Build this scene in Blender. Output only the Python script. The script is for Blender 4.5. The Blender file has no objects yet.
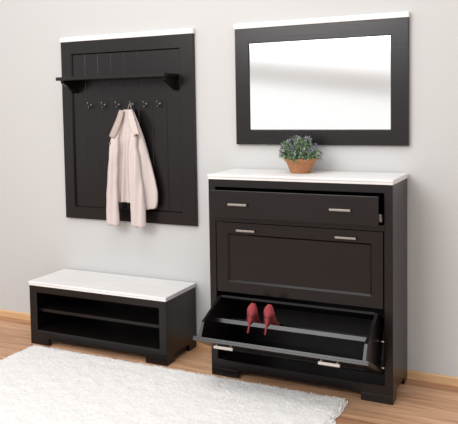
import bpy, bmesh, math, random
from mathutils import Vector, Matrix

S = bpy.context.scene
C = S.collection
PI = math.pi
random.seed(7)

# ---------------------------------------------------------------- camera
cam_data = bpy.data.cameras.new('camera')
cam = bpy.data.objects.new('camera', cam_data)
C.objects.link(cam)
R_ = Vector((0.90214, 0.43114, -0.0164)); U_ = Vector((-0.01225, 0.06357, 0.9979)); F_ = Vector((-0.43128, 0.90004, -0.06263))
M_ = Matrix((R_, U_, -F_)).transposed().to_4x4()
M_.translation = Vector((1.0313, -3.5277, 1.4217))
cam.matrix_world = M_
cam_data.sensor_width = 36.0
cam_data.lens = 682.64 / 458 * 36.0
cam_data.shift_x = (229 - 230.76) / 458
cam_data.shift_y = (150.65 - 212) / 458
cam_data.clip_start = 0.05
S.camera = cam

# ---------------------------------------------------------------- world, lights, exposure
S.view_settings.view_transform = 'Standard'
S.view_settings.look = 'None'
S.view_settings.gamma = 1.0
S.view_settings.use_curve_mapping = False
S.view_settings.exposure = 0.0
S.cycles.use_denoising = True
world = bpy.data.worlds.new('sky'); S.world = world; world.use_nodes = True
bg = world.node_tree.nodes['Background']
_nt = world.node_tree
_tc = _nt.nodes.new('ShaderNodeTexCoord'); _sx = _nt.nodes.new('ShaderNodeSeparateXYZ'); _rp = _nt.nodes.new('ShaderNodeValToRGB')
_nt.links.new(_tc.outputs['Generated'], _sx.inputs[0]); _nt.links.new(_sx.outputs['Z'], _rp.inputs['Fac'])
_e = _rp.color_ramp.elements                       # bright daylight band above the horizon, dimmer overhead
SKY = [(0.0, 0.85), (0.06, 0.95), (0.16, 1.2), (0.45, 1.0), (0.85, 0.50)]
while len(_e) < len(SKY): _e.new(0.5)
for _k, (_p, _v) in enumerate(SKY): _e[_k].position = _p; _e[_k].color = (_v, _v*0.995, _v*0.99, 1)
_nt.links.new(_rp.outputs['Color'], bg.inputs[0]); bg.inputs[1].default_value = 1.2

def area(name, loc, target, sx, sy, power, col=(1, 1, 1)):
    d = bpy.data.lights.new(name, 'AREA'); d.shape = 'RECTANGLE'; d.size = sx; d.size_y = sy
    d.energy = power; d.color = col
    o = bpy.data.objects.new(name, d); C.objects.link(o)
    o.location = loc
    o.rotation_euler = (Vector(target) - Vector(loc)).to_track_quat('-Z', 'Y').to_euler()
    return o
area('softbox_light', (-1.6, -4.5, 3.02), (-0.5, 0, 0.8), 2.4, 1.5, 115, (1.0, 0.995, 0.985))

area('ceiling_light', (-0.6, -1.7, 3.3), (-0.6, -1.5, 0), 2.2, 1.2, 34, (1.0, 0.985, 0.96))

# ---------------------------------------------------------------- helpers
def new(name, mat=None, parent=None):
    me = bpy.data.meshes.new(name)
    o = bpy.data.objects.new(name, me); C.objects.link(o)
    return o

def base_of(o):
    v = Vector((0, 0, 0))
    while o is not None:
        v += o.location; o = o.parent
    return v

def obj(name, bm, mat, parent=None, smooth=False, recalc=True):
    """link bm (world coordinates) as one mesh object, parented and relative to its thing's base"""
    if recalc: bmesh.ops.recalc_face_normals(bm, faces=bm.faces)
    if parent is not None:
        bmesh.ops.translate(bm, verts=bm.verts, vec=-base_of(parent))
    o = new(name); bm.to_mesh(o.data); bm.free()
    mats = mat if isinstance(mat, (list, tuple)) else [mat]
    for m in mats: o.data.materials.append(m)
    if smooth:
        for p in o.data.polygons: p.use_smooth = True
    if parent is not None: o.parent = parent
    return o

def thing(name, label, cat, loc, group=None):
    o = bpy.data.objects.new(name, None); C.objects.link(o); o.location = loc
    o.empty_display_size = 0.1
    o['label'] = label; o['category'] = cat
    if group: o['group'] = group
    return o

def struct(name, bm, mat):
    o = obj(name, bm, mat); o['kind'] = 'structure'; return o

def bevel(bm, edges, w, seg=2):
    if w > 0: bmesh.ops.bevel(bm, geom=list(edges), offset=w, segments=seg, profile=0.5, affect='EDGES', clamp_overlap=True)

def box(bm, x0, x1, y0, y1, z0, z1, b=0.0, seg=2, mi=0):
    t = bmesh.new()
    vs = [t.verts.new((x, y, z)) for x in (x0, x1) for y in (y0, y1) for z in (z0, z1)]
    for f in ((0, 1, 3, 2), (4, 6, 7, 5), (0, 4, 5, 1), (2, 3, 7, 6), (0, 2, 6, 4), (1, 5, 7, 3)):
        t.faces.new([vs[i] for i in f])
    bmesh.ops.recalc_face_normals(t, faces=t.faces)
    bevel(t, t.edges, b, seg)
    merge(bm, t, mi)
    return bm

def merge(bm, t, mi=0):
    mp = {v: bm.verts.new(v.co) for v in t.verts}
    for f in t.faces:
        try:
            nf = bm.faces.new([mp[v] for v in f.verts]); nf.material_index = mi; nf.smooth = f.smooth
        except ValueError: pass
    t.free()

def frame(bm, o, i, yf, yb, ch=0.004, ob=0.0015, chy=None):
    """rectangular ring in the xz plane: o, i = (x0, x1, z0, z1); front yf (nearer camera), back yb; inner chamfer ch"""
    chy = ch if chy is None else chy
    def rect(r, y, g=0): return [(r[0]-g, y, r[2]-g), (r[1]+g, y, r[2]-g), (r[1]+g, y, r[3]+g), (r[0]-g, y, r[3]+g)]
    loops = [rect(o, yb), rect(o, yf+ob), rect(o, yf, -ob), rect(i, yf, ch), rect(i, yf+chy), rect(i, yb)]
    L = [[bm.verts.new(p) for p in l] for l in loops]
    n = len(L)
    for a in range(n):
        A, B = L[a], L[(a+1) % n]
        for k in range(4):
            bm.faces.new((A[k], A[(k+1) % 4], B[(k+1) % 4], B[k]))
    return bm

def prism(bm, poly, axis_fn, a, b, bev=0.0):
    """extrude 2D polygon between a and b; axis_fn(u, v, w) -> xyz"""
    t = bmesh.new()
    A = [t.verts.new(axis_fn(u, v, a)) for u, v in poly]
    B = [t.verts.new(axis_fn(u, v, b)) for u, v in poly]
    n = len(poly)
    t.faces.new(A); t.faces.new(B[::-1])
    for k in range(n): t.faces.new((A[k], A[(k+1) % n], B[(k+1) % n], B[k]))
    bmesh.ops.recalc_face_normals(t, faces=t.faces)
    bevel(t, t.edges, bev, 1)
    merge(bm, t)
    return bm

def tube(bm, pts, r, n=10, cap=True):
    pts = [Vector(p) for p in pts]
    rs = r if isinstance(r, (list, tuple)) else [r]*len(pts)
    rings = []; up = None
    for k, p in enumerate(pts):
        d = (pts[min(k+1, len(pts)-1)] - pts[max(k-1, 0)]).normalized()
        if up is None: up = Vector((0, 0, 1)) if abs(d.z) < 0.9 else Vector((1, 0, 0))
        s = d.cross(up).normalized(); u = s.cross(d).normalized(); up = u
        rings.append([bm.verts.new(p + (s*math.cos(2*PI*q/n) + u*math.sin(2*PI*q/n))*rs[k]) for q in range(n)])
    for A, B in zip(rings, rings[1:]):
        for q in range(n): 
            f = bm.faces.new((A[q], A[(q+1) % n], B[(q+1) % n], B[q])); f.smooth = True
    if cap:
        bm.faces.new(rings[0][::-1]); bm.faces.new(rings[-1])
    return bm

def lathe(bm, prof, cx, cy, n=32):
    rings = [[bm.verts.new((cx + r*math.cos(2*PI*q/n), cy + r*math.sin(2*PI*q/n), z)) for q in range(n)] for r, z in prof]
    for A, B in zip(rings, rings[1:]):
        for q in range(n):
            f = bm.faces.new((A[q], A[(q+1) % n], B[(q+1) % n], B[q])); f.smooth = True
    bm.faces.new(rings[0][::-1]); bm.faces.new(rings[-1])
    return bm

def loft(bm, rings, closed=True, cap=False):
    L = [[bm.verts.new(p) for p in r] for r in rings]
    n = len(L[0])
    for A, B in zip(L, L[1:]):
        for q in range(n if closed else n-1):
            f = bm.faces.new((A[q], A[(q+1) % n], B[(q+1) % n], B[q])); f.smooth = True
    if cap: bm.faces.new(L[0][::-1]); bm.faces.new(L[-1])
    return bm

# ---------------------------------------------------------------- materials
def mat(name, col, rough=0.5, metal=0.0, spec=0.5):
    m = bpy.data.materials.new(name); m.use_nodes = True
    b = m.node_tree.nodes['Principled BSDF']
    b.inputs['Base Color'].default_value = (*col, 1); b.inputs['Roughness'].default_value = rough
    b.inputs['Metallic'].default_value = metal; b.inputs['Specular IOR Level'].default_value = spec
    return m, m.node_tree, b

def tex_coords(nt, scale):
    g = nt.nodes.new('ShaderNodeNewGeometry'); mp = nt.nodes.new('ShaderNodeMapping')
    mp.inputs['Scale'].default_value = scale
    nt.links.new(g.outputs['Position'], mp.inputs['Vector'])
    return mp.outputs['Vector']

def noise(nt, vec, scale=5.0, detail=3.0, rough=0.5):
    n = nt.nodes.new('ShaderNodeTexNoise'); n.inputs['Scale'].default_value = scale
    n.inputs['Detail'].default_value = detail; n.inputs['Roughness'].default_value = rough
    nt.links.new(vec, n.inputs['Vector']); return n.outputs['Fac']

def ramp(nt, fac, stops):
    r = nt.nodes.new('ShaderNodeValToRGB'); nt.links.new(fac, r.inputs['Fac'])
    e = r.color_ramp.elements
    while len(e) < len(stops): e.new(0.5)
    for k, (p, c) in enumerate(stops): e[k].position = p; e[k].color = (*c, 1)
    return r.outputs['Color']

def bump(nt, b, h, strength, dist):
    bp = nt.nodes.new('ShaderNodeBump'); bp.inputs['Strength'].default_value = strength; bp.inputs['Distance'].default_value = dist
    nt.links.new(h, bp.inputs['Height']); nt.links.new(bp.outputs['Normal'], b.inputs['Normal'])

def wood(name, c0, c1, scale, rough, spec=0.5, bs=0.25):
    m, nt, b = mat(name, c0, rough, 0, spec)
    n = noise(nt, tex_coords(nt, scale), 1.0, 4.0, 0.6)
    nt.links.new(ramp(nt, n, [(0.3, c0), (0.7, c1)]), b.inputs['Base Color'])
    bump(nt, b, n, bs, 0.001)
    return m

BLACK_V = wood('black_stained_wood_upright', (0.0050, 0.0032, 0.0033), (0.0078, 0.0054, 0.0055), (90, 90, 5), 0.28, 0.35)
BLACK_H = wood('black_stained_wood_lengthwise', (0.0050, 0.0032, 0.0033), (0.0078, 0.0054, 0.0055), (5, 90, 90), 0.28, 0.35)
BLACK_IN = wood('black_board_inside', (0.004, 0.0035, 0.0035), (0.006, 0.005, 0.005), (5, 60, 60), 0.6, 0.2)
WHITE = wood('white_limed_wood', (0.70, 0.675, 0.665), (0.80, 0.785, 0.775), (4, 70, 70), 0.5, 0.4, 0.15)
HANDLE, _, _ = mat('brushed_nickel', (0.33, 0.295, 0.27), 0.52, 1.0)
CHROME, _, _ = mat('chrome', (0.24, 0.24, 0.25), 0.25, 1.0)
BRASS, _, _ = mat('bright_steel_pin', (0.8, 0.74, 0.62), 0.3, 1.0)
GLASS, _, _ = mat('mirror_silver', (0.97, 0.975, 0.975), 0.11, 1.0)

WALL, nt, b = mat('wall_paint', (0.515, 0.512, 0.508), 0.9, 0, 0.2)
bump(nt, b, noise(nt, tex_coords(nt, (1, 1, 1)), 220, 2), 0.12, 0.001)
OAK_TRIM = wood('oak_skirting', (0.55, 0.33, 0.16), (0.68, 0.44, 0.24), (4, 60, 60), 0.4)
BAND_RAIL_GREY, _, _ = mat('pale_grey_paint', (0.52, 0.525, 0.525), 0.8)

def floor_mat():
    m, nt, b = mat('oak_laminate', (0.5, 0.32, 0.2), 0.38, 0, 0.5)
    g = nt.nodes.new('ShaderNodeNewGeometry')
    br = nt.nodes.new('ShaderNodeTexBrick')
    br.inputs['Scale'].default_value = 1.0; br.inputs['Brick Width'].default_value = 1.25; br.inputs['Row Height'].default_value = 0.095
    br.inputs['Mortar Size'].default_value = 0.0012; br.inputs['Mortar Smooth'].default_value = 0.1; br.inputs['Bias'].default_value = 0.0
    br.offset = 0.37
    br.inputs['Color1'].default_value = (0.0, 0.0, 0.0, 1); br.inputs['Color2'].default_value = (1, 1, 1, 1); br.inputs['Mortar'].default_value = (0.5, 0.5, 0.5, 1)
    nt.links.new(g.outputs['Position'], br.inputs['Vector'])
    plank = ramp(nt, br.outputs['Color'], [(0.0, (0.44, 0.225, 0.125)), (0.5, (0.53, 0.29, 0.165)), (1.0, (0.62, 0.37, 0.225))])
    mp = nt.nodes.new('ShaderNodeMapping'); mp.inputs['Scale'].default_value = (1.6, 22, 1)
    # shift the grain from plank to plank
    off = nt.nodes.new('ShaderNodeVectorMath'); off.operation = 'MULTIPLY_ADD'
    nt.links.new(br.outputs['Color'], off.inputs[0]); off.inputs[1].default_value = (7, 3, 0); nt.links.new(g.outputs['Position'], off.inputs[2])
    nt.links.new(off.outputs[0], mp.inputs['Vector'])
    n = noise(nt, mp.outputs['Vector'], 2.0, 5.0, 0.6)
    grain = ramp(nt, n, [(0.32, (0.58, 0.50, 0.46)), (0.5, (0.97, 0.95, 0.93)), (0.7, (1.16, 1.19, 1.2))])
    mx = nt.nodes.new('ShaderNodeMix'); mx.data_type = 'RGBA'; mx.blend_type = 'MULTIPLY'; mx.inputs['Factor'].default_value = 1.0
    nt.links.new(plank, mx.inputs['A']); nt.links.new(grain, mx.inputs['B'])
    m2 = nt.nodes.new('ShaderNodeMix'); m2.data_type = 'RGBA'; m2.blend_type = 'MIX'
    nt.links.new(br.outputs['Fac'], m2.inputs['Factor']); nt.links.new(mx.outputs['Result'], m2.inputs['A']); m2.inputs['B'].default_value = (0.25, 0.14, 0.08, 1)
    nt.links.new(m2.outputs['Result'], b.inputs['Base Color'])
    return m
FLOOR = floor_mat()

# ---------------------------------------------------------------- setting
bm = bmesh.new(); box(bm, -6, 5, -6.5, 0.0, -0.08, 0.0); struct('floor', bm, FLOOR)
bm = bmesh.new(); box(bm, -6, 5, 0.0, 0.12, -0.08, 3.2); struct('wall_back', bm, WALL)
bm = bmesh.new(); prism(bm, [(0, 0), (-0.012, 0), (-0.012, 0.038), (-0.007, 0.046), (0, 0.046)], lambda u, v, w: (w, u, v), -6, 5)
struct('baseboard_back', bm, OAK_TRIM)
# unseen sloping grey rail on posts, added so the mirror reflects a soft band
bm = bmesh.new()
prism(bm, [(-5.2, 2.09), (1.6, 1.21), (1.6, 1.51), (-5.2, 2.39)], lambda u, v, w: (u, w, v), -5.35, -5.25, 0.0)
box(bm, -5.25, -5.1, -5.37, -5.23, 0, 2.4, 0.01); box(bm, 1.5, 1.65, -5.37, -5.23, 0, 1.5, 0.01)
struct('added_band_rail', bm, BAND_RAIL_GREY)

# ---------------------------------------------------------------- rack panel with shelf and hooks
rk = thing('coat_rack', 'black wooden wall panel with shelf, six small hooks and white top trim above the bench', 'coat rack', (-1.361, 0, 0.7283))
o, i = (-1.842, -0.8802, 0.7283, 1.8552), (-1.7612, -0.9746, 0.808, 1.7721)
bm = bmesh.new(); frame(bm, o, i, -0.0250, -0.001, 0.006, 0.002, 0.010); obj('frame', bm, BLACK_V, rk)
# boarded infill: eight planks parted by V grooves
bm = bmesh.new()
npl = 8; w = (i[1]-i[0])/npl; gy = 0.0018; yf = -0.0125
prof = []
for k in range(npl):
    a = i[0] + k*w; c = a + w
    prof += [(a, yf+gy), (a+0.004, yf), (c-0.004, yf)]
prof.append((i[1], yf+gy))
t0 = [bm.verts.new((x, y, i[2])) for x, y in prof]; t1 = [bm.verts.new((x, y, i[3])) for x, y in prof]
for k in range(len(prof)-1): bm.faces.new((t0[k], t0[k+1], t1[k+1], t1[k]))
box(bm, i[0]-0.002, i[1]+0.002, -0.009, -0.001, i[2]-0.002, i[3]+0.002)
obj('boarded_panel', bm, BLACK_V, rk, recalc=False)
bm = bmesh.new(); box(bm, -1.846, -0.8775, -0.029, -0.001, 1.8552, 1.8855, 0.003); obj('top_trim', bm, WHITE, rk)['label'] = 'white limed wood top trim'
bm = bmesh.new(); box(bm, -1.757, -0.982, -0.186, -0.0125, 1.605, 1.626, 0.003); obj('shelf', bm, BLACK_H, rk)
for x in (-1.745, -1.013):
    bm = bmesh.new()
    prism(bm, [(-0.0125, 1.605), (-0.0125, 1.530), (-0.030, 1.530), (-0.150, 1.588), (-0.155, 1.605)], lambda u, v, w: (w, u, v), x, x+0.022, 0.001)
    obj('bracket', bm, BLACK_V, rk)
HOOKS = [-1.624, -1.518, -1.413, -1.309, -1.212, -1.117]
for x in HOOKS:
    bm = bmesh.new()
    tube(bm, [(x, -0.0115, 1.452), (x, -0.016, 1.452)], 0.0075, 14)
    tube(bm, [(x, -0.015, 1.452), (x, -0.032, 1.450), (x, -0.044, 1.455), (x, -0.050, 1.464), (x, -0.051, 1.474)], [0.003, 0.0028, 0.0026, 0.0026, 0.0034], 10)
    tube(bm, [(x, -0.015, 1.446), (x, -0.024, 1.436), (x, -0.033, 1.432), (x, -0.040, 1.436), (x, -0.042, 1.443)], [0.003, 0.0026, 0.0025, 0.0025, 0.0032], 10)
    obj('hook', bm, CHROME, rk)

# ---------------------------------------------------------------- mirror
mr = thing('wall_mirror', 'wide wall mirror in a black wooden frame with a white top trim', 'mirror', (-0.1296, 0, 1.2148))
o, i = (-0.6106, 0.3513, 1.2148, 1.8601), (-0.5244, 0.2603, 1.2983, 1.7757)
bm = bmesh.new(); frame(bm, o, i, -0.0265, -0.001, 0.004, 0.002, 0.007); obj('frame', bm, BLACK_H, mr)
bm = bmesh.new(); box(bm, i[0]-0.001, i[1]+0.001, -0.018, -0.004, i[2]-0.001, i[3]+0.001); obj('mirror_glass', bm, GLASS, mr)['label'] = 'silvered mirror glass'
bm = bmesh.new(); box(bm, -0.615, 0.3545, -0.031, -0.001, 1.8601, 1.8890, 0.003); obj('top_trim', bm, WHITE, mr)['label'] = 'white limed wood top trim'

# ---------------------------------------------------------------- bench
bx0, bx1, byf, byb = -1.8679, -0.8998, -0.358, -0.015
bn = thing('shoe_bench', 'low black bench with an open shelf and a white wooden top', 'bench', ((bx0+bx1)/2, (byf+byb)/2, 0))
bm = bmesh.new()
op = (-1.818, -0.950, 0.088, 0.318)
frame(bm, (bx0, bx1, 0.042, 0.3621), op, byf, byf+0.02, 0.006, 0.0015, 0.006)
box(bm, bx0, bx0+0.02, byf+0.02, byb, 0.042, 0.3621, 0.001)
box(bm, bx1-0.02, bx1, byf+0.02, byb, 0.042, 0.3621, 0.001)
box(bm, bx0+0.02, bx1-0.02, byb-0.012, byb, 0.05, 0.3621)
box(bm, bx0+0.02, bx1-0.02, byf+0.02, byb-0.012, 0.068, 0.086)
box(bm, bx0+0.02, bx1-0.02, byf+0.02, byb-0.012, 0.340, 0.3621)
obj('body', bm, BLACK_H, bn)
bm = bmesh.new(); box(bm, bx0+0.02, bx1-0.02, byf+0.035, byb-0.012, 0.196, 0.214, 0.001); obj('shelf', bm, BLACK_H, bn)
bm = bmesh.new(); box(bm, bx0-0.001, bx1+0.001, byf-0.001, byb, 0.3621, 0.376, 0.002); box(bm, bx0-0.004, bx1+0.004, byf-0.004, byb, 0.3755, 0.3873, 0.003)
obj('top_board', bm, WHITE, bn)['label'] = 'white limed wood top board'
def feet(par, x0, x1, yf, yb, wx, wy, h):
    for sx in (0, 1):
        for sy in (0, 1):
            bm = bmesh.new()
            xa, xb = (x0, x0+wx) if sx == 0 else (x1-wx, x1)
            ya, yb_ = (yf, yf+0.022) if sy == 0 else (yb-0.022, yb)
            box(bm, xa, xb, ya, yb_, 0.0, h, 0.0015)
            xs = (x0, x0+0.022) if sx == 0 else (x1-0.022, x1)
            ys = (yf+0.020, yf+wy) if sy == 0 else (yb-wy, yb-0.020)
            box(bm, xs[0], xs[1], ys[0], ys[1], 0.0, h, 0.0015)
            obj('foot', bm, BLACK_H, par)
feet(bn, bx0, bx1, byf, byb, 0.14, 0.085, 0.042)

# ---------------------------------------------------------------- cabinet
kx0, kx1, kyf, kyb = -0.622, 0.3439, -0.3574, -0.015
kb = thing('shoe_cabinet', 'tall black shoe cabinet with white top, drawer pulled out and lower bin tipped open', 'shoe cabinet', ((kx0+kx1)/2, (kyf+kyb)/2, 0))
ox0, ox1 = -0.583, 0.302
bm = bmesh.new()
frame(bm, (kx0, kx1, 0.040, 1.050), (ox0, ox1, 0.090, 1.009), kyf, kyf+0.02, 0.003, 0.0015)
box(bm, ox0-0.002, ox1+0.002, kyf+0.0005, kyf+0.02, 0.830, 0.860, 0.001)
for xa in (kx0, kx1-0.02): box(bm, xa, xa+0.02, kyf+0.02, kyb, 0.040, 1.050, 0.001)
box(bm, kx0+0.02, kx1-0.02, kyb-0.010, kyb, 0.05, 1.050)
box(bm, kx0+0.02, kx1-0.02, kyf+0.02, kyb-0.010, 0.070, 0.090)
box(bm, kx0+0.02, kx1-0.02, kyf+0.02, kyb-0.010, 1.028, 1.050)
box(bm, kx0+0.02, kx1-0.02, kyf+0.02, kyb-0.010, 0.835, 0.853)
box(bm, kx0+0.02, kx1-0.02, kyf+0.045, kyb-0.010, 0.474, 0.492)
obj('body', bm, BLACK_V, kb)
bm = bmesh.new(); box(bm, kx0-0.001, kx1+0.001, kyf-0.001, kyb, 1.050, 1.063, 0.002); box(bm, kx0-0.004, kx1+0.004, kyf-0.004, kyb, 1.0625, 1.0752, 0.003)
obj('top_board', bm, WHITE, kb)['label'] = 'white limed wood top board'
feet(kb, kx0, kx1, kyf, kyb, 0.155, 0.075, 0.040)

def handle(par, xc, y, z, tilt=None):
    """flat bar handle on two posts; tilt(x, out, up) maps to world"""
    bm = bmesh.new()
    t = bmesh.new()
    box(t, xc-0.052, xc+0.052, -0.022, -0.006, -0.0055, 0.0055, 0.002)
    for s in (-0.038, 0.038): box(t, xc+s-0.004, xc+s+0.004, -0.008, 0.0, -0.004, 0.004, 0.001)
    for v in t.verts:
        v.co = tilt(v.co.x, -v.co.y, v.co.z) if tilt else Vector((v.co.x, y+v.co.y, z+v.co.z))
    merge(bm, t)
    return obj('handle', bm, HANDLE, par)

# drawer, pulled out 6.5 cm
dy = -0.065; df = kyf + dy + 0.002
bm = bmesh.new()
box(bm, -0.5815, 0.2905, df, df+0.019, 0.864, 1.001, 0.002)
for xa in (-0.565, 0.255): box(bm, xa, xa+0.014, df+0.019, df+0.30, 0.875, 0.972)
box(bm, -0.551, 0.255, df+0.286, df+0.30, 0.875, 0.972); box(bm, -0.551, 0.255, df+0.019, df+0.286, 0.877, 0.884)
dr = obj('drawer', bm, BLACK_H, kb)
for xc in (-0.420, 0.113): handle(dr, xc, df, 0.933)
bm = bmesh.new()
box(bm, 0.270, 0.288, df+0.020, df+0.29, 0.884, 0.893, 0.001)
tube(bm, [(0.284, df+0.034, 0.889), (0.2995, df+0.034, 0.889)], 0.0125, 14)
box(bm, 0.286, 0.2985, df+0.021, df+0.040, 0.893, 0.916, 0.002)
obj('drawer_runner', bm, HANDLE, dr)['label'] = 'shiny steel drawer runner with a roller'

# upper flap, closed: frame and sunk panel
fo, fi = (-0.579, 0.298, 0.458, 0.828), (-0.508, 0.235, 0.523, 0.760)
bm = bmesh.new(); frame(bm, fo, fi, kyf-0.001, kyf+0.019, 0.009, 0.0015, 0.009)
box(bm, fi[0]-0.002, fi[1]+0.002, kyf+0.010, kyf+0.019, fi[2]-0.002, fi[3]+0.002)
fl = obj('flap_door', bm, BLACK_H, kb)
for xc in (-0.405, 0.121): handle(fl, xc, kyf-0.001, 0.790)
bm = bmesh.new(); 
# lower bin, tipped open about its bottom edge
th = math.radians(63.3)
dv = Vector((0, -math.sin(th), math.cos(th))); nv = Vector((0, math.cos(th), math.sin(th))); HG = Vector((0, -0.352, 0.139)); FH = 0.327
def tip(x, u, v): return Vector((x, 0, 0)) + HG + nv*u + dv*(FH - v)     # u: inward from the flap face, v: down from its top edge
bm = bmesh.new()
def slab(bm, x0, x1, u0, u1, v0, v1, bev=0.001):
    t = bmesh.new(); box(t, x0, x1, u0, u1, v0, v1, bev)
    for v in t.verts: v.co = tip(v.co.x, v.co.y, v.co.z)
    bmesh.ops.recalc_face_normals(t, faces=t.faces); merge(bm, t)
slab(bm, -0.577, 0.298, 0.009, 0.020, 0.0, FH, 0.001)
# rails of the flap front around its sunk panel
for (a, b_, c, d_) in ((-0.577, 0.298, 0.0, 0.066), (-0.577, 0.298, FH-0.066, FH), (-0.577, -0.508, 0.066, FH-0.066), (0.235, 0.298, 0.066, FH-0.066)):
    slab(bm, a, b_, 0.0, 0.0095, c, d_, 0.001)
bn_ = obj('tipping_bin', bm, BLACK_H, kb)
for x in (-0.560, 0.264):
    bm = bmesh.new()
    prism(bm, [(0.020, 0.025), (0.095, 0.025), (0.26, 0.17), (0.26, FH-0.012), (0.020, FH-0.005)], lambda u, v, w: tip(w, u, v), x, x+0.016, 0.001)
    obj('side_board', bm, BLACK_H, bn_)
bm = bmesh.new(); slab(bm, -0.544, 0.264, 0.250, 0.262, 0.166, FH-0.012); obj('rear_board', bm, BLACK_IN, bn_)
bm = bmesh.new(); slab(bm, -0.5445, 0.2645, 0.118, 0.140, 0.146, 0.160); obj('divider_rail', bm, BLACK_H, bn_)
bm = bmesh.new(); slab(bm, -0.5445, 0.2645, 0.150, 0.172, FH-0.009, FH+0.001); obj('divider_rail', bm, BLACK_IN, bn_)
for xc in (-0.424, 0.110): handle(bn_, xc, 0, 0, lambda x, out, up: tip(x, -out, 0.045 - up))
for (y, z) in ((-0.352, 0.300), (-0.352, 0.172)):
    bm = bmesh.new(); tube(bm, [(0.281, y, z), (0.3015, y, z)], 0.004, 10); obj('pivot_pin', bm, BRASS, kb)

# ---------------------------------------------------------------- plant
px, py, pz = -0.183, -0.150, 1.0752
pl = thing('potted_plant', 'small leafy plant with purple blossoms in a terracotta pot on the cabinet', 'plant', (px, py, pz))
TERRA, nt, b = mat('terracotta', (0.42, 0.19, 0.09), 0.8, 0, 0.3)
n = noise(nt, tex_coords(nt, (1, 1, 1.6)), 70, 4, 0.65)
nt.links.new(ramp(nt, n, [(0.3, (0.36, 0.150, 0.065)), (0.55, (0.47, 0.215, 0.105)), (0.75, (0.60, 0.34, 0.20))]), b.inputs['Base Color']); bump(nt, b, n, 0.3, 0.002)
SOIL, _, _ = mat('dark_soil', (0.03, 0.02, 0.012), 0.95)
bm = bmesh.new()
lathe(bm, [(0.049, pz), (0.052, pz+0.002), (0.076, pz+0.060), (0.083, pz+0.061), (0.086, pz+0.079), (0.081, pz+0.0795), (0.078, pz+0.066)], px, py, 40)
obj('pot', bm, TERRA, pl)
bm = bmesh.new(); lathe(bm, [(0.073, pz+0.055), (0.078, pz+0.066), (0.05, pz+0.072), (0.01, pz+0.074)], px, py, 24); obj('soil', bm, SOIL, pl)
LEAF, nt, b = mat('grey_green_leaf', (0.10, 0.20, 0.08), 0.55, 0, 0.4)
n = noise(nt, tex_coords(nt, (1, 1, 1)), 60, 1)
nt.links.new(ramp(nt, n, [(0.30, (0.045, 0.110, 0.045)), (0.50, (0.17, 0.28, 0.15)), (0.66, (0.42, 0.50, 0.36))]), b.inputs['Base Color'])
PURPLE, nt, b = mat('purple_blossom', (0.20, 0.13, 0.30), 0.7, 0, 0.2)
n = noise(nt, tex_coords(nt, (1, 1, 1)), 120, 1)
nt.links.new(ramp(nt, n, [(0.35, (0.13, 0.10, 0.22)), (0.65, (0.36, 0.31, 0.47))]), b.inputs['Base Color'])
def leaf(bm, p, d, ln, wd, curl=0.3):
    d = d.normalized(); s = d.cross(Vector((0, 0, 1)))
    if s.length < 1e-3: s = Vector((1, 0, 0))
    s.normalize(); n_ = s.cross(d).normalized()
    pts = []
    for t, w in ((0, 0.25), (0.35, 1.0), (0.7, 0.8), (1.0, 0.05)):
        c = p + d*(ln*t) - n_*(curl*ln*t*t)
        pts.append((c - s*(wd*w*0.5) + n_*(wd*0.12), c, c + s*(wd*w*0.5) + n_*(wd*0.12)))
    V = [[bm.verts.new(q) for q in r] for r in pts]
    for A, B in zip(V, V[1:]):
        for k in (0, 1):
            f = bm.faces.new((A[k], A[k+1], B[k+1], B[k])); f.smooth = True
base = Vector((px, py, pz+0.075))
def dome():
    """direction over the dome of foliage, a little below horizontal at the rim"""
    ph = random.uniform(0, 2*PI); el = math.asin(random.uniform(-0.20, 1.0))
    return Vector((math.cos(ph)*math.cos(el), math.sin(ph)*math.cos(el), math.sin(el)))
def dome_r(d): return 0.108*(1-max(0, d.z)*0.06)
bm = bmesh.new(); bs = bmesh.new()
for k in range(92):
    d = dome(); r = dome_r(d)*random.uniform(0.86, 1.04)
    tipp = base + d*r + Vector((0, 0, 0.012))
    root = base + Vector((d.x*0.05, d.y*0.05, -0.008))
    mid = (root+tipp)*0.5 + Vector((0, 0, 0.012))
    tube(bs, [root, mid, tipp], [0.0016, 0.0013, 0.0008], 5)
    for q in range(13):
        t = 0.38 + 0.62*q/12
        p = root.lerp(mid, t*2) if t < 0.5 else mid.lerp(tipp, t*2-1)
        dd = (d*0.55 + Vector((random.uniform(-1, 1), random.uniform(-1, 1), random.uniform(-0.45, 0.9)))*0.85)
        leaf(bm, p, dd, random.uniform(0.018, 0.028), random.uniform(0.006, 0.010), random.uniform(0.0, 0.5))
obj('stems', bs, LEAF, pl, recalc=False); obj('leaves', bm, LEAF, pl, recalc=False)
fdirs = []
for k in range(400):
    d = dome()
    if d.z < 0.02 or any((d-e).length < 0.52 for e in fdirs): continue
    fdirs.append(d)
    if len(fdirs) >= 18: break
for d in fdirs:
    bm = bmesh.new()
    c = base + d*dome_r(d)*1.0 + Vector((0, 0, 0.012))
    for q in range(34):
        e = Vector((random.gauss(0, 1), random.gauss(0, 1), random.gauss(0, 1))).normalized()
        leaf(bm, c + e*random.uniform(0, 0.013), e + d*0.6, random.uniform(0.006, 0.010), 0.006, 0.1)
    obj('blossom', bm, PURPLE, pl, recalc=False)

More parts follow.
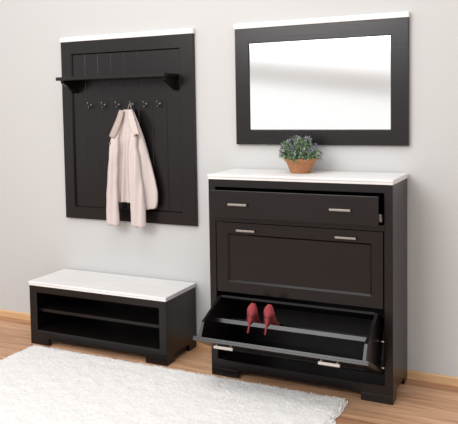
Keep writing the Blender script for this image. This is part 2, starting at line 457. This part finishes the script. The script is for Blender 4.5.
# ---------------------------------------------------------------- pumps in the bin
SUEDE, nt, b = mat('red_suede', (0.30, 0.035, 0.045), 0.85, 0, 0.15)
n = noise(nt, tex_coords(nt, (1, 1, 1)), 160, 3)
nt.links.new(ramp(nt, n, [(0.3, (0.27, 0.040, 0.047)), (0.7, (0.38, 0.072, 0.080))]), b.inputs['Base Color'])
try:
    b.inputs['Sheen Weight'].default_value = 0.15; b.inputs['Sheen Tint'].default_value = (0.9, 0.3, 0.3, 1); b.inputs['Sheen Roughness'].default_value = 0.4
except KeyError: pass
INSOLE, _, _ = mat('pale_insole', (0.32, 0.10, 0.08), 0.7)
def smooth(a, b, t):
    t = max(0, min(1, (t-a)/(b-a))); return t*t*(3-2*t)
def pump(name, label, origin, yaw, pitch, roll, mirror):
    """local frame: s forward (toe), x sideways, z up; heel tip at z = 0 below s = 0.012"""
    root = thing(name, label, 'shoe', origin, 'red pumps in the open bin')
    Mx = Matrix.Translation(Vector(origin)) @ Matrix.Rotation(yaw, 4, 'Z') @ Matrix.Rotation(pitch, 4, 'X') @ Matrix.Rotation(roll, 4, 'Y')
    L, H = 0.215, 0.090
    def sole(s): return H*(1-smooth(0.005, 0.150, s))*1.0 + 0.004 + 0.010*smooth(0.17, L, s)
    def half(s):
        w = 0.026 + 0.004*smooth(0, 0.04, s) + 0.011*smooth(0.07, 0.145, s)
        w *= 1 - 0.93*smooth(0.150, L+0.004, s)
        return w*math.sqrt(max(0.0, min(1, (s+0.001)/0.018)))**0.9 if s < 0.018 else w
    def top(s): return 0.066 - 0.030*smooth(0.0, 0.065, s) + 0.004*smooth(0.09, 0.14, s) - 0.026*smooth(0.13, L, s)
    bm = bmesh.new(); rings = []
    N = 34
    for k in range(N):
        s = L*(k/(N-1))**1.35
        w, z0, h = max(half(s), 0.005), sole(s), top(s)
        cl = smooth(0.118, 0.150, s)                       # vamp closing over the toes
        ring = []
        for q in range(17):
            a = -1 + 2*q/16.0                              # -1 left rim, 0 sole centre, 1 right rim
            sg = -1 if a < 0 else 1; A = abs(a)
            nb = 1 - 0.35*(1-smooth(0.03, 0.09, s))        # the heel seat is narrower than the counter above it
            if A < 0.35: x, z = w*0.88*nb*A/0.35, 0.0
            else:
                t = (A-0.35)/0.65
                bul = math.sin(min(1, t*1.15)*PI*0.5)
                x = w*(0.88*(nb + (1-nb)*smooth(0, 0.45, t)) + 0.12*math.sin(t*PI) - 0.42*t*t*t*(1-smooth(0.02, 0.07, s))) - w*0.10*t*(1-cl) - w*0.88*cl*smooth(0.30, 1.0, t)
                z = h*(t*(1-cl) + cl*bul)
            lean = -0.006*smooth(0, 1, z/0.06)*(1-smooth(0.0, 0.03, s)) 
            ring.append(Mx @ Vector((sg*x*mirror, s+lean*0, z0+z)))
        rings.append(ring)
    loft(bm, rings, closed=False)
    bm.verts.ensure_lookup_table(); v = bm.verts                 # closed back of the counter
    for q in range(8):
        if q < 7: bm.faces.new((v[q], v[q+1], v[15-q], v[16-q]))
        else: bm.faces.new((v[7], v[8], v[9]))
    u = obj('upper', bm, SUEDE, root)
    sd = u.modifiers.new('thickness', 'SOLIDIFY'); sd.thickness = 0.0022; sd.offset = 0
    # heel: from the seat down to a narrow tip
    bm = bmesh.new(); rr = []
    for k in range(12):
        t = k/11.0
        z = (H+0.016)*(1-t)
        wx = 0.0165*(1-smooth(0, 0.75, t))+0.0050*smooth(0, 0.75, t)
        yb = 0.000 + 0.010*smooth(0.0, 0.7, t); yf = 0.050*(1-smooth(0, 0.5, t)) + (0.021)*smooth(0, 0.5, t)
        rr.append([Mx @ Vector((wx*math.cos(2*PI*q/14), (yb+yf)/2 + (yf-yb)/2*math.sin(2*PI*q/14), z - (0.012*smooth(0.03, 0.05, yf) if k == 0 else 0))) for q in range(14)])
    loft(bm, rr, True, True); obj('heel', bm, SUEDE, root)
    bm = bmesh.new(); st = []
    for k in range(14):
        s = 0.006 + 0.135*k/13; w = half(s)*(0.50 + 0.36*smooth(0.04, 0.09, s))
        st.append([Mx @ Vector((x*w, s, sole(s)+0.003)) for x in (-1, -0.5, 0, 0.5, 1)])
    loft(bm, st, closed=False); ins = obj('insole', bm, INSOLE, root); ins['label'] = 'paler insole'
    sd = ins.modifiers.new('thickness', 'SOLIDIFY'); sd.thickness = 0.0015
    return root
pump('pump_shoe', 'left one of the two red suede high-heeled pumps in the open bin', (-0.357, -0.476, 0.291), 0.20, math.radians(-1.5), 0.20, 1)
pump('pump_shoe', 'right one of the two red suede high-heeled pumps in the open bin', (-0.264, -0.476, 0.294), 0.16, math.radians(-1.5), 0.17, -1)

# ---------------------------------------------------------------- coat
def W(a, b, y=-0.07):
    """garment drawing units (a across, b down) -> wall coordinates"""
    return Vector((-2.214548 + 0.00722*a - 0.000185*b, y, 2.067536 + 0.00016*a - 0.006084*b))
CLOTH, nt, b = mat('blush_beige_cloth', (0.57, 0.492, 0.47), 0.85, 0, 0.2)
n = noise(nt, tex_coords(nt, (1, 1, 1)), 300, 2)
bump(nt, b, n, 0.15, 0.001)
LINING, _, _ = mat('beige_lining', (0.42, 0.335, 0.305), 0.8)
BUTTON, _, _ = mat('brown_button', (0.20, 0.12, 0.08), 0.4)
def interp(tab, b):
    for (b0, *v0), (b1, *v1) in zip(tab, tab[1:]):
        if b <= b1:
            t = (b-b0)/(b1-b0) if b1 > b0 else 0
            t = max(0, min(1, t))
            return [x0+(x1-x0)*t for x0, x1 in zip(v0, v1)]
    return tab[-1][1:]
coat = thing('coat', 'pale blush beige jacket hanging by its collar on the fourth wall hook', 'coat', tuple(W(130, 226, -0.05)))
body_tab = [(109.5, 122.0, 131.0), (113, 119.5, 133.2), (121, 117, 136.5), (134, 114.2, 141.0), (146, 113.2, 144.6), (158, 112.6, 147.8), (166, 112.4, 150), (180, 112, 153.6), (193, 112.3, 156.0), (204, 113, 156.2), (209, 115, 155.2)]
rings = []
NB, NQ = 60, 220
for k in range(NB):
    t = k/(NB-1); b_ = 109.5 + 99.5*t
    l, r = interp(body_tab, b_)
    ring = []
    for q in range(NQ):
        ph = 2*PI*q/NQ
        ca, sa = math.cos(ph), math.sin(ph)
        a = (l+r)/2 + (r-l)/2*math.copysign(abs(ca)**0.8, ca)
        dep = 0.010 + 0.026*smooth(0, 0.35, t)
        y = -0.055 + dep*math.copysign(abs(sa)**0.8, sa)
        if sa < 0:                                       # folds on the side that faces the room
            mid = math.exp(-((a-124.5)/7.0)**2)
            f = (0.0115*mid*(math.sin(a*1.15+1.4*t) + 0.7*math.sin(a*0.62-2.6*t+1.0)) + 0.005*math.sin(a*0.42+0.6+1.5*t) + 0.020*mid + 0.016*smooth(140, 157, a))*smooth(0.12, 0.45, t)
            y += f*min(1, -sa*1.6)
        hem = (0.35*math.sin(a*0.9+0.6) - 6.5*(1-smooth(128, 142, a)) - 5.5*smooth(150, 158, a)**2)*t**5
        v = W(a, b_+hem, y); v.y = min(v.y, -0.0285)
        ring.append(v)
    rings.append(ring)
bm = bmesh.new(); loft(bm, rings)
bo = obj('body', bm, [CLOTH, LINING], coat, smooth=True)
sd = bo.modifiers.new('thickness', 'SOLIDIFY'); sd.thickness = 0.003; sd.offset = -1
def sleeve(tab, yc, ph0):
    rings = []; n = 40; b0, b1 = tab[0][0], tab[-1][0]
    for k in range(n):
        t = k/(n-1); b_ = b0 + (b1-b0)*t
        c, hw, hd, yo = interp(tab, b_)
        ring = []
        for q in range(36):
            ph = 2*PI*q/36
            wr = 1 + 0.03*math.sin(9*t*PI + 2*ph + ph0)*smooth(0.1, 0.3, t)*(1-smooth(0.8, 0.95, t))
            a = c + hw*math.cos(ph)*wr + 0.5*math.sin(t*7+ph0)
            y = yc + yo + hd*math.sin(ph)*wr + 0.007*math.sin(a*0.9+ph0+3*t)*max(0, -math.sin(ph))*smooth(0.1, 0.4, t)
            v = W(a, b_ + 0.9*math.cos(ph+0.5)*t, y); v.y = min(v.y, -0.0145); ring.append(v)
        rings.append(ring)
    bm = bmesh.new(); loft(bm, rings)
    # cuff turned in
    o = obj('sleeve', bm, CLOTH, coat, smooth=True)
    sd = o.modifiers.new('thickness', 'SOLIDIFY'); sd.thickness = 0.003; sd.offset = -1
    return o
sleeve([(122, 120.6, 2.2, 0.010, 0.034), (130, 118.2, 3.2, 0.015, 0.022), (137, 116.3, 3.6, 0.018, 0.012), (143, 116.0, 4.2, 0.021, 0.006), (152, 116.2, 4.5, 0.024, 0.001), (165, 116.0, 4.6, 0.026, 0), (190, 115.6, 5.3, 0.025, 0), (208, 115.3, 6.2, 0.025, 0), (225, 115.4, 6.6, 0.024, 0)], -0.099, 0.3)
sleeve([(118, 132.8, 2.0, 0.010, 0.036), (126, 134.8, 2.8, 0.015, 0.024), (134, 136.4, 3.2, 0.019, 0.012), (140, 136.6, 3.4, 0.022, 0.005), (146, 136.6, 3.6, 0.025, 0), (154, 138.0, 4.8, 0.027, 0), (178, 139.1, 6.1, 0.028, 0), (200, 140.5, 6.9, 0.027, 0), (225.5, 141.6, 7.2, 0.025, 0)], -0.103, 2.1)
def flap(name, outer, inner, y0, bulge, m):
    bm = bmesh.new(); n = 14; rings = []
    def along(P, t):
        s = t*(len(P)-1); k = min(int(s), len(P)-2); f = s-k
        return [P[k][j]+(P[k+1][j]-P[k][j])*f for j in range(len(P[0]))]
    for k in range(n):
        t = k/(n-1); A = along(outer, t); B = along(inner, t); r = []
        for q in range(9):
            u = q/8
            a = A[0]+(B[0]-A[0])*u; b_ = A[1]+(B[1]-A[1])*u; yy = A[2]+(B[2]-A[2])*u
            r.append(W(a, b_, y0 + yy - bulge*math.sin(u*PI)))
        rings.append(r)
    loft(bm, rings, closed=False)
    o = obj(name, bm, m, coat, smooth=True)
    sd = o.modifiers.new('thickness', 'SOLIDIFY'); sd.thickness = 0.004; sd.offset = 1
    return o
flap('collar', [(120.4, 109.6, 0), (118.0, 119, -0.010), (115.0, 128, -0.020), (112.2, 135.5, -0.024)], [(124.6, 110.4, 0.0), (124.4, 119, -0.016), (121.6, 129, -0.026), (118.0, 138, -0.028)], -0.074, 0.008, LINING)
flap('collar', [(132.2, 109.6, 0), (135.6, 117, -0.010), (139.2, 126, -0.020), (142.0, 134, -0.026)], [(128.6, 109.8, 0.0), (130.6, 118, -0.016), (133.8, 127, -0.028), (137.6, 137, -0.032)], -0.074, 0.003, CLOTH)
for (a, b_, y) in ((114.3, 142.6, -0.116), (140.2, 135.0, -0.122)):
    bm = bmesh.new(); c = W(a, b_, y)
    tube(bm, [c + Vector((0, 0.012, 0)), c + Vector((0, -0.002, 0))], 0.0065, 12); obj('button', bm, BUTTON, coat)
bm = bmesh.new(); xh = HOOKS[3]
tube(bm, [(xh-0.012, -0.062, 1.398), (xh-0.010, -0.052, 1.432), (xh-0.003, -0.043, 1.4645), (xh+0.004, -0.043, 1.4645), (xh+0.010, -0.052, 1.432), (xh+0.012, -0.062, 1.398)], 0.002, 6); obj('hanging_loop', bm, LINING, coat)

# ---------------------------------------------------------------- rug
RUG, nt, b = mat('white_shag', (0.87, 0.845, 0.83), 0.95, 0, 0.0)
_tr = nt.nodes.new('ShaderNodeBsdfTranslucent'); _tr.inputs['Color'].default_value = (0.93, 0.91, 0.895, 1)
_mx = nt.nodes.new('ShaderNodeMixShader'); _mx.inputs[0].default_value = 0.12
nt.links.new(b.outputs[0], _mx.inputs[1]); nt.links.new(_tr.outputs[0], _mx.inputs[2])
nt.links.new(_mx.outputs[0], nt.nodes['Material Output'].inputs['Surface'])
rx0, rx1, ry0, ry1 = -1.800, 0.145, -1.75, -0.412
def rug_mesh():
    vs, fs = [], []
    rnd = random.Random(3)
    def edge_ok(x, y):
        jx = 0.012*math.sin(y*23)+0.010*math.sin(y*57+1); jy = 0.012*math.sin(x*19+0.5)+0.010*math.sin(x*49)
        # rounded corners
        return rx0+jx*0.4+0.008 < x < rx1+jx*0.4-0.008 and ry0 < y < ry1+jy*0.4-0.008
    # dense lumpy pile surface
    from mathutils import noise as N_
    cell = 0.0065; nx, ny = int((rx1-rx0)/cell), int((ry1-ry0)/cell)
    for j in range(ny+1):
        for i_ in range(nx+1):
            x = rx0+(rx1-rx0)*i_/nx; y = ry0+(ry1-ry0)*j/ny
            e = min(x-rx0, rx1-x, y-ry0, ry1-y); e = smooth(0.0, 0.030, e)
            h = 0.024 + 0.0035*N_.noise(Vector((x*16, y*16, 0))) + 0.0025*N_.noise(Vector((x*55, y*55, 3))) + rnd.uniform(-0.0009, 0.0009)
            wx_ = 0.012*N_.noise(Vector((x*22, y*22, 7)))*(1-e*0.5); wy_ = 0.012*N_.noise(Vector((x*22, y*22, 11)))*(1-e*0.5)
            vs.append((x+wx_+rnd.uniform(-0.0016, 0.0016), y+wy_+rnd.uniform(-0.0016, 0.0016), 0.004+h*e))
    for j in range(ny):
        for i_ in range(nx):
            a = j*(nx+1)+i_; fs.append((a, a+1, a+nx+2, a+nx+1))
    off = len(vs)
    ring = [(rx0+0.012, ry0+0.012), (rx1-0.012, ry0+0.012), (rx1-0.012, ry1-0.012), (rx0+0.012, ry1-0.012)]
    for z in (0.001, 0.0121):
        for x, y in ring: vs.append((x, y, z))
    for k in range(4): fs.append((off+k, off+(k+1) % 4, off+4+(k+1) % 4, off+4+k))
    fs.append((off+3, off+2, off+1, off))
    # tufts of pile
    st = 0.0100
    y = ry0
    while y < ry1+0.02:
        x = rx0-0.02
        while x < rx1+0.05:
            X = x+rnd.uniform(-st, st)*0.6; Y = y+rnd.uniform(-st, st)*0.6
            x += st
            if not edge_ok(X, Y): continue
            ang = rnd.uniform(0, 2*PI) ; cl = math.sin(X*31+math.sin(Y*27)*2)*1.2 + math.sin(Y*41+X*9)*1.0
            lean = rnd.uniform(0.004, 0.010); h = rnd.uniform(0.016, 0.021)
            ed = min(X-rx0, rx1-X, ry1-Y); h *= 0.35+0.65*smooth(0, 0.03, ed)
            dx = math.cos(ang)*lean + 0.004*math.cos(cl*2.2); dyy = math.sin(ang)*lean + 0.004*math.sin(cl*2.2)
            wv = rnd.uniform(0.003, 0.005); pa = ang + rnd.uniform(0.8, 2.2); wx, wy = math.cos(pa)*wv/2, math.sin(pa)*wv/2
            o_ = len(vs)
            vs.extend([(X-wx, Y-wy, 0.008), (X+wx, Y+wy, 0.008), (X+dx*0.35+wx, Y+dyy*0.35+wy, 0.014+h*0.6), (X+dx*0.35-wx, Y+dyy*0.35-wy, 0.014+h*0.6),
                       (X+dx, Y+dyy, 0.013+h)])
            fs.append((o_, o_+1, o_+2, o_+3)); fs.append((o_+3, o_+2, o_+4))
        y += st
    return vs, fs
vs, fs = rug_mesh()
rg = new('rug'); bx, by_, = (rx0+rx1)/2, (ry0+ry1)/2
rg.data.from_pydata([(x-bx, y-by_, z) for x, y, z in vs], [], fs); rg.location = (bx, by_, 0)
rg.data.materials.append(RUG)
for p in rg.data.polygons: p.use_smooth = True
rg['label'] = 'fluffy white shag rug on the wooden floor'; rg['category'] = 'rug'
